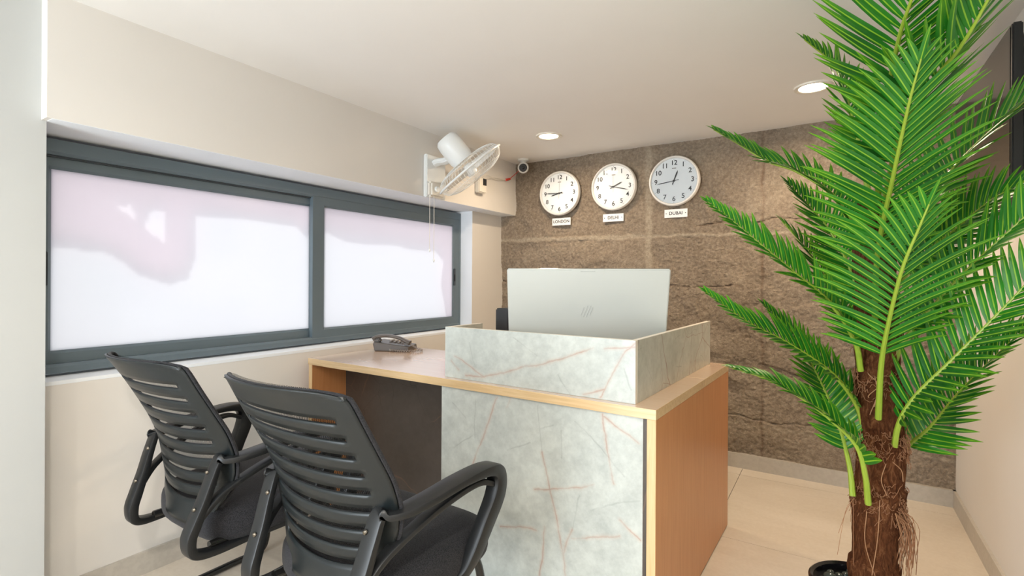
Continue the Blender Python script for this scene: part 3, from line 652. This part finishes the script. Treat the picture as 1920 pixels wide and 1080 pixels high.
def make_chair(label):
    ch = thing('visitor_chair', label, 'chair', (0, 0, 0), 0, 'black mesh-back visitor chairs')
    slots = [.458 + .0453*i for i in range(9)]; zs = []
    z = .355
    while z < .435: zs.append(z); z += .013
    rows = list(zs)
    for s_ in slots:
        rows += [s_ - .0068, s_ + .0068, s_ + .0195, s_ + .029]
    rows = [r_ for r_ in rows if r_ < .845] + [.85, .862, .874, .885, .893, .899, .903, .905]
    rows = sorted(set(round(r_ if r_ < .85 else .85 + (r_-.85)*.80, 4) for r_ in rows)); us = [-1, -.97, -.93] + [-.88 + 1.76*i/36 for i in range(37)] + [.93, .97, 1]
    bm = bmesh.new(); G = [[bm.verts.new(S(u, z)) for u in us] for z in rows]
    for j in range(len(rows)-1):
        zc = (rows[j]+rows[j+1])/2; sl_ = any(abs(zc - s_) < .004 for s_ in slots)
        for i in range(len(us)-1):
            uc = (us[i]+us[i+1])/2
            if sl_ and abs(uc) < .77: continue
            bm.faces.new((G[j][i], G[j][i+1], G[j+1][i+1], G[j+1][i]))
    o = obj('backrest_shell', bm, M['chair_plastic'], ch, True); md = o.modifiers.new('s', 'SOLIDIFY'); md.thickness = .006; md.offset = 1
    # mesh cover in front
    bm = bmesh.new(); uvl = bm.loops.layers.uv.new('UVMap'); zz = [.40 + .493*i/40 for i in range(41)]; uu = [-1 + 2*i/24 for i in range(25)]
    def cov(u, z): f = max(0, 1 - abs(u)**4); return S(u*.99, z, .010 + .020*f)
    G = [[bm.verts.new(cov(u, z)) for u in uu] for z in zz]
    for j in range(40):
        for i in range(24):
            f = bm.faces.new((G[j][i], G[j][i+1], G[j+1][i+1], G[j+1][i]))
            for lp, (a, b_) in zip(f.loops, ((i, j), (i+1, j), (i+1, j+1), (i, j+1))): lp[uvl].uv = (a/24, b_/40)
    cv = obj('backrest_mesh', bm, M['mesh'], ch, True)
    bm = bmesh.new(); per = [S(-1, z, .010) for z in [.42 + .455*i/30 for i in range(31)]] + [S(-.97 + 1.94*i/20, .892, .012) for i in range(0, 21)] + [S(1, z, .010) for z in [.875 - .455*i/30 for i in range(31)]]
    bm_tube(bm, per, .0055, 8); obj('mesh_piping', bm, M['fabric'], cv, True)
    # seat
    bm = bmesh.new(); nu, nv = 48, 24; rings = []
    for j in range(nv + 1):
        ph_ = -math.pi/2 + math.pi*j/nv; row = []
        for i in range(nu):
            th = 2*math.pi*i/nu; sg = lambda v, p: math.copysign(abs(v)**p, v)
            cx, cy = sg(math.cos(th), .42), sg(math.sin(th), .42); rr = sg(math.cos(ph_), .35); zz_ = sg(math.sin(ph_), .6)
            x = .254*cx*rr*(1 - .10*(cy < 0)*abs(cy)); y = .232*cy*rr; zt = .362 + .072*zz_ - .030*max(0, cy*rr - .55)**1.5 + .008*(abs(cx*rr)**3)
            row.append(bm.verts.new((x, y + .066, zt)))
        rings.append(row)
    for A, B in zip(rings, rings[1:]):
        for k in range(nu): bm.faces.new((A[k], A[(k+1) % nu], B[(k+1) % nu], B[k]))
    bmesh.ops.remove_doubles(bm, verts=bm.verts, dist=.0005); obj('seat', bm, M['fabric'], ch, True)
    bm = bmesh.new(); bm_box2(bm, -.20, .20, -.11, .2, .314, .330, bevel=.006); obj('seat_pan', bm, M['arm_plastic'], ch)
    for s_ in (-1, 1):
        X = lambda x: s_*x
        bm = bmesh.new()
        loop = [(X(.214), -.158, .585), (X(.208), -.178, .53), (X(.202), -.196, .47), (X(.196), -.218, .41), (X(.192), -.232, .365), (X(.194), -.222, .322), (X(.200), -.165, .308), (X(.210), -.05, .312), (X(.226), .05, .318), (X(.245), .100, .330), (X(.266), .130, .38), (X(.282), .168, .46), (X(.292), .202, .53), (X(.294), .202, .585), (X(.290), .160, .610), (X(.282), .06, .612), (X(.268), -.05, .598), (X(.250), -.115, .588), (X(.232), -.145, .586)]
        wl_ = [.044, .046, .048, .050, .050, .046, .040, .034, .034, .036, .038, .040, .044, .048, .058, .060, .056, .050, .046]
        tl_ = [.016, .020, .024, .028, .030, .026, .020, .018, .020, .034, .046, .054, .056, .048, .030, .020, .020, .020, .016]
        def arr(A_): return lambda f: (lambda k, t_: A_[k % 19]*(1-t_) + A_[(k+1) % 19]*t_)(int(f*19), f*19 - int(f*19))
        bm_sweep(bm, loop, (1, 0, 0), arr(wl_), arr(tl_), closed=True, round_=.30)
        arm = obj('armrest', bm, M['arm_plastic'], ch, True)
        bm = bmesh.new(); bm_sweep(bm, [(X(.204), -.205, .425), (X(.222), -.150, .485), (X(.250), -.05, .540), (X(.270), .05, .572), (X(.284), .13, .582), (X(.290), .190, .560)], (1, 0, 0), .032, .016, 40, round_=.35); obj('arm_brace', bm, M['arm_plastic'], arm, True)
        for y_, z_ in ((-.186, .550), (-.222, .450)):
            bm = bmesh.new(); bm_lathe(bm, [(.0001, .004), (.0045, .003), (.0065, 0), (.0068, -.003)], 16, Matrix.Translation((X(.196), y_ + .002, z_)) @ Matrix.Rotation(R(100), 4, 'X'), cap=False); obj('screw', bm, M['screw'], arm, True)
    # cantilever sled frame
    bm = bmesh.new()
    for s_ in (-1, 1):
        pts = catmull([(s_*.185, -.17, .322), (s_*.185, 0, .322), (s_*.188, .14, .322), (s_*.192, .215, .315), (s_*.198, .250, .27), (s_*.21, .262, .15), (s_*.215, .258, .05), (s_*.212, .225, .0125), (s_*.21, .12, .0125), (s_*.21, -.10, .0125), (s_*.205, -.22, .0125), (s_*.18, -.250, .0125), (0, -.252, .0125)], 110)
        bm_tube(bm, pts, .0125, 12)
    bm_tube(bm, [(-.185, -.12, .322), (.185, -.12, .322)], .010, 10); bm_tube(bm, [(-.188, .14, .322), (.188, .14, .322)], .010, 10)
    obj('sled_frame', bm, M['tube'], ch, True)
    return ch
def dup(root):
    r = root.copy(); COL.objects.link(r)
    for c0 in root.children:
        c = c0.copy(); COL.objects.link(c); c.parent = r
        for g0 in c0.children: d = g0.copy(); COL.objects.link(d); d.parent = c
    return r
c1 = make_chair('black mesh-back visitor chair nearest the camera, in front of the marble panel')
c2 = dup(c1); c2['label'] = 'black mesh-back visitor chair beside the window wall, farther from the camera'
c1.location = (-1.101, .989, 0); c1.rotation_euler = (0, 0, R(-.7))
c2.location = (-1.782, .978, 0); c2.rotation_euler = (0, 0, R(-.3))

# ------------------------------------------------------------------ potted palm
rnd = random.Random(4)
TB = at(1640, 1080, 1.5); TBX, TBY = TB.x, TB.y
PC = at(1612, 1095, 1.49)
palm = thing('potted_palm', 'tall artificial palm with fibrous brown trunk in a black pot, right of the desk', 'plant', (PC.x, PC.y, 0))
O = Vector((PC.x, PC.y, 0))
bm = bmesh.new(); bm_lathe(bm, [(.0001, .0), (.090, .0), (.097, .01), (.120, .20), (.131, .228), (.131, .240), (.126, .244), (.118, .238), (.116, .222), (.0001, .220)], 64, cap=False); obj('pot', bm, M['gloss_black'], palm, True)
tp = [(TBX, TBY, .19), (TBX, TBY, .28), at(1646, 930, 1.51), at(1652, 830, 1.52), at(1648, 720, 1.53), at(1644, 620, 1.54), at(1640, 520, 1.54), at(1640, 430, 1.54), at(1640, 380, 1.54)]
cl = catmull(tp, 130); bm = bmesh.new(); rings = []; sg = 40
sheath = [.30, .52, .66, .83, .97, 1.1, 1.25]
for i, p in enumerate(cl):
    z = p.z; base = .059 - .006*min(1, (z-.2)/.6) - .016*max(0, z-.85)
    row = []
    for k in range(sg):
        a = 2*math.pi*k/sg; q_ = Vector((math.cos(a)*2, math.sin(a)*2, z*5)); h = .007*noise.noise(q_) + .004*noise.noise(q_*4) + .0025*noise.noise(q_*11)
        for s_ in sheath:
            sz = s_ + .03*noise.noise(Vector((math.cos(a)*1.5, math.sin(a)*1.5, s_*9))); dz = sz - z
            if 0 < dz < .16: h += .010*(1 - dz/.16)
        r_ = base + h; row.append(bm.verts.new(p - O + Vector((math.cos(a)*r_, math.sin(a)*r_, 0))))
    rings.append(row)
for A, B in zip(rings, rings[1:]):
    for k in range(sg): bm.faces.new((A[k], A[(k+1) % sg], B[(k+1) % sg], B[k]))
bm.faces.new(rings[-1]); obj('trunk', bm, M['trunk'], palm, True)
# loose fibres
def trunk_at(z):
    return min(cl, key=lambda p: abs(p.z - z))
bm = bmesh.new()
for n_ in range(620):
    z = rnd.choice([.50, .50, .66, .66, .67, .84, .84, .98, .52]) + rnd.uniform(-.04, .03); a = rnd.uniform(0, 2*math.pi); c = trunk_at(z); r_ = .062
    P0 = c + Vector((math.cos(a)*r_, math.sin(a)*r_, 0)); pts = [P0]; L_ = rnd.uniform(.03, .09); sw = rnd.uniform(-1, 1)
    for i in range(6):
        a += sw*.10; r_ += rnd.uniform(-.001, .0035); z += rnd.uniform(-L_/5, L_/9); c = trunk_at(z); pts.append(c + Vector((math.cos(a)*r_, math.sin(a)*r_, z - c.z)))
    bm_tube(bm, [p - O for p in catmull(pts, 14)], .0008, 4)
# hanging beard on the right and whiskers on the left
for n_ in range(70):
    s0 = at(rnd.uniform(1672, 1697), rnd.uniform(955, 975), 1.47 + rnd.uniform(-.03, .03)); L_ = rnd.uniform(.05, .19)
    e = s0 + Vector((rnd.uniform(.0, .03), rnd.uniform(-.02, .02), -L_)); m_ = (s0+e)/2 + Vector((rnd.uniform(0, .02), 0, .02))
    st_ = at(1668, 960 + rnd.uniform(-15, 15), 1.47); bm_tube(bm, [p - O for p in catmull([st_, s0, m_, e], 10)], .0009, 4)
for px, py in ((1572, 1000), (1570, 1040), (1600, 1060)):
    bm_tube(bm, [p - O for p in catmull([at(1600, 935, 1.45), at((1600+px)/2, 960, 1.44), at(px, py, 1.45)], 10)], .0008, 4)
obj('trunk_fibres', bm, M['fibre'], palm)['kind'] = 'stuff'
bm = bmesh.new()
for P_ in ([(1628, 925), (1622, 990), (1612, 1060)], [(1612, 950), (1606, 1010), (1620, 1078)], [(1650, 945), (1664, 990), (1676, 1030)], [(1632, 705), (1634, 735), (1618, 775)], [(1622, 700), (1637, 722), (1630, 760)], [(1640, 860), (1632, 890), (1638, 915)], [(1650, 855), (1665, 870), (1668, 890)], [(1606, 745), (1625, 740), (1634, 725)]):
    P3 = []
    for px, py in P_:
        q_ = at(px, py, 1.5); c = trunk_at(q_.z); dd = (at(px, py, 1.5) - c); fw = Vector((_s, -_c, 0)); lat = dd - fw*dd.dot(fw); l2 = min(lat.length, .058); P3.append(c + lat.normalized()*l2 + fw*math.sqrt(max(.0001, .069**2 - l2**2)) + Vector((0, 0, 0)))
    bm_tube(bm, [p - O for p in catmull(P3, 12)], .0013, 5)
obj('trunk_strands', bm, M['fibre_light'], palm)['kind'] = 'stuff'

def frond(ctrl, Lm, roll=0, start=.25, npair=24, w=.0115, vee=18, droop=.10, curl=.25, tipw=.5, seed=0):
    """ctrl: (px,py,depth) points from trunk to tip"""
    rr = random.Random(seed); P = catmull([at(*c) for c in ctrl], 80); n = len(P)
    ln = [0]
    for a, b_ in zip(P, P[1:]): ln.append(ln[-1] + (b_-a).length)
    tot = ln[-1]
    def samp(f):
        t = f*tot; k = 0
        while k < n-2 and ln[k+1] < t: k += 1
        g_ = (t - ln[k])/max(1e-6, ln[k+1]-ln[k]); T = (P[min(k+2, n-1)] - P[max(k-1, 0)]).normalized(); return P[k].lerp(P[k+1], g_), T
    bm = bmesh.new(); uvl = bm.loops.layers.uv.new('UVMap')
    def leaflet(B0, d, nrm, L_, wd):
        segs = 7; prev = None; d = d.normalized(); p = B0.copy(); cur = d.copy()
        for i in range(segs + 1):
            f = i/segs; ww = wd*(min(1, .45 + f*3) * (1 - f**3.2) + .04); s_ = cur.cross(nrm).normalized(); N2 = s_.cross(cur).normalized()
            tr_ = (bm.verts.new(p - s_*ww - N2*ww*.0 + N2*ww*.35), bm.verts.new(p), bm.verts.new(p + s_*ww + N2*ww*.35))
            if prev:
                for a_, (ua, ub) in ((0, (0, .5)), (1, (.5, 1))):
                    fc = bm.faces.new((prev[a_], prev[a_+1], tr_[a_+1], tr_[a_])); f0 = (i-1)/segs
                    for lp, uv in zip(fc.loops, ((ua, f0), (ub, f0), (ub, f), (ua, f))): lp[uvl].uv = uv
            prev = tr_; step = L_/segs; p = p + cur*step
            cur = (cur + Tl*curl/segs + Vector((0, 0, -droop*f*2/segs))).normalized()
    for k in range(npair):
        f = start + (1-start)*(k + .5)/npair; g_ = (f-start)/(1-start); p, T = samp(f)
        up = Vector((0, 0, 1)); N = up - T*T.z; 
        if N.length < .15: N = Vector((_s, -_c, 0)); N = N - T*N.dot(T)
        N.normalize(); N = Matrix.Rotation(R(roll), 3, T) @ N; B = T.cross(N).normalized(); Tl = T
        L_ = Lm*(.62 + .75*g_)*(1 if g_ < .33 else 1 - .80*((g_-.33)/.67)**1.5) if g_ < .5 else Lm*(.995)*(1 - .80*((g_-.33)/.67)**1.5)
        L_ *= rr.uniform(.93, 1.05); phi = R(70 - 38*g_ + rr.uniform(-3, 3))
        for s_ in (-1, 1):
            v = R(vee + rr.uniform(-6, 6)); side = (B*s_*math.cos(v) + N*math.sin(v)); d = T*math.cos(phi) + side*math.sin(phi); nr = (N*math.cos(v) - B*s_*math.sin(v))
            leaflet(p, d, nr, L_, w*(1 - .35*g_))
    p, T = samp(.985); Tl = T; N = Vector((0, 0, 1)) - T*T.z; N.normalize(); leaflet(p, T, Matrix.Rotation(R(roll), 3, T) @ N, Lm*.3, w*.6)
    for v in bm.verts: v.co -= O
    fr = obj('frond', bm, M['leaf'], palm, True)
    bm = bmesh.new(); bm_tube(bm, [p - O for p in P], lambda f: .0068*(1-f)**1.2 + .0018, 8); obj('stalk', bm, M['rachis'], fr, True)
FR = [
 # front centre, tall: A
 dict(c=[(1640, 620, 1.50), (1645, 480, 1.40), (1675, 330, 1.24), (1703, 200, 1.12), (1727, 110, 1.06)], L=.265, start=.30, n=25, curl=-.05, droop=.22),
 # front lower centre: B
 dict(c=[(1647, 785, 1.46), (1652, 690, 1.40), (1663, 620, 1.33), (1690, 510, 1.22), (1722, 430, 1.16), (1742, 383, 1.13)], L=.255, start=.31, n=20, curl=-.15, droop=.25),
 # right front: C
 dict(c=[(1674, 872, 1.48), (1684, 800, 1.44), (1715, 745, 1.40), (1785, 675, 1.33), (1860, 600, 1.27), (1935, 520, 1.22), (2010, 420, 1.18)], L=.20, roll=55, start=.19, n=26, curl=.05),
 # right lower, behind: D
 dict(c=[(1686, 880, 1.53), (1700, 840, 1.56), (1745, 800, 1.55), (1800, 735, 1.50), (1870, 665, 1.42), (1930, 610, 1.36)], L=.19, roll=45, start=.14, n=24),
 # right mid: F
 dict(c=[(1672, 700, 1.50), (1692, 645, 1.47), (1750, 575, 1.42), (1812, 509, 1.36), (1866, 458, 1.30), (1935, 395, 1.25), (2010, 330, 1.2)], L=.19, roll=50, start=.22, n=26, curl=.05),
 # right upper: E
 dict(c=[(1660, 500, 1.52), (1700, 420, 1.50), (1780, 325, 1.45), (1850, 252, 1.38), (1925, 185, 1.3), (2000, 110, 1.22)], L=.20, roll=45, start=.2, n=26, curl=.05),
 # upper right, bright, close: G
 dict(c=[(1652, 420, 1.50), (1680, 280, 1.34), (1727, 180, 1.20), (1800, 89, 1.10), (1855, -5, 1.02), (1900, -90, .97)], L=.26, roll=20, start=.25, n=25),
 dict(c=[(1665, 560, 1.56), (1720, 490, 1.56), (1790, 432, 1.50), (1860, 375, 1.42), (1935, 335, 1.34)], L=.17, roll=60, start=.2, n=24),
 # top: H
 dict(c=[(1645, 380, 1.48), (1662, 200, 1.30), (1685, 75, 1.15), (1712, -10, 1.06), (1740, -100, 1.0)], L=.27, roll=0, start=.42, n=18),
 # upper-left, back: I
 dict(c=[(1632, 380, 1.56), (1612, 280, 1.60), (1590, 195, 1.63), (1565, 125, 1.64), (1508, 74, 1.62)], L=.16, roll=-28, start=.15, n=24),
 # left upper: J
 dict(c=[(1630, 520, 1.53), (1600, 430, 1.55), (1560, 365, 1.58), (1495, 322, 1.62), (1440, 303, 1.65), (1385, 270, 1.68), (1338, 243, 1.70)], L=.135, roll=-32, start=.14, n=30),
 # left mid: K
 dict(c=[(1614, 695, 1.50), (1603, 640, 1.48), (1560, 572, 1.48), (1490, 512, 1.50), (1430, 462, 1.52), (1380, 420, 1.55), (1326, 378, 1.58)], L=.135, roll=-42, start=.14, n=30),
 # left behind K
 dict(c=[(1622, 700, 1.58), (1600, 610, 1.66), (1560, 540, 1.72), (1510, 465, 1.78), (1466, 415, 1.80)], L=.15, roll=-20, start=.15, n=22),
 # left dark, between J and K
 dict(c=[(1625, 620, 1.56), (1600, 520, 1.62), (1560, 440, 1.68), (1520, 390, 1.72), (1478, 345, 1.75)], L=.17, roll=-35, start=.15, n=22),
 # left low: L
 dict(c=[(1622, 820, 1.54), (1606, 760, 1.54), (1560, 700, 1.54), (1480, 645, 1.55), (1400, 603, 1.56), (1322, 547, 1.58)], L=.125, roll=-38, start=.14, n=28),
 # left low second: N
 dict(c=[(1599, 930, 1.50), (1592, 870, 1.52), (1570, 790, 1.58), (1530, 700, 1.64), (1485, 630, 1.68), (1432, 572, 1.72)], L=.135, roll=-25, start=.20, n=26),
 # lowest front left: M
 dict(c=[(1628, 945, 1.44), (1622, 890, 1.42), (1605, 835, 1.42), (1555, 785, 1.45), (1500, 745, 1.49), (1440, 712, 1.53), (1368, 688, 1.57)], L=.115, roll=-8, start=.22, n=26, droop=.5),
]
for i, f in enumerate(FR):
    frond(f['c'], f['L'], f.get('roll', 0), f.get('start', .2), f.get('n', 24), f.get('w', .0108), f.get('vee', 18), f.get('droop', .10), f.get('curl', .25), seed=i)
# pebbles in the pot
bm = bmesh.new(); bmesh.ops.create_icosphere(bm, subdivisions=3, radius=1)
for v in bm.verts: v.co *= 1 + .10*noise.noise(v.co*1.3)
peb0 = None; placed = []
tries = 0
while len(placed) < 34 and tries < 4000:
    tries += 1; a = rnd.uniform(0, 2*math.pi); r_ = .097*math.sqrt(rnd.random()); x, y = PC.x + r_*math.cos(a), PC.y + r_*math.sin(a); s_ = rnd.uniform(.011, .019)
    if (x-TBX)**2 + (y-TBY)**2 < (.066 + s_)**2: continue
    if any((x-px)**2 + (y-py)**2 < ((s_+ps)*.92)**2 for px, py, ps in placed): continue
    placed.append((x, y, s_))
    if peb0 is None: o = peb0 = obj('pebble', bm, M['pebble'], None, True)
    else: o = peb0.copy(); COL.objects.link(o)
    tag(o, 'glossy black pebble lying in the black palm pot around the trunk', 'pebble', 'black pebbles in the palm pot')
    o.location = (x, y, .221 + s_*.5); o.scale = (s_*1.15, s_*.9, s_*.6); o.rotation_euler = (rnd.uniform(-.2, .2), rnd.uniform(-.2, .2), rnd.uniform(0, 3))
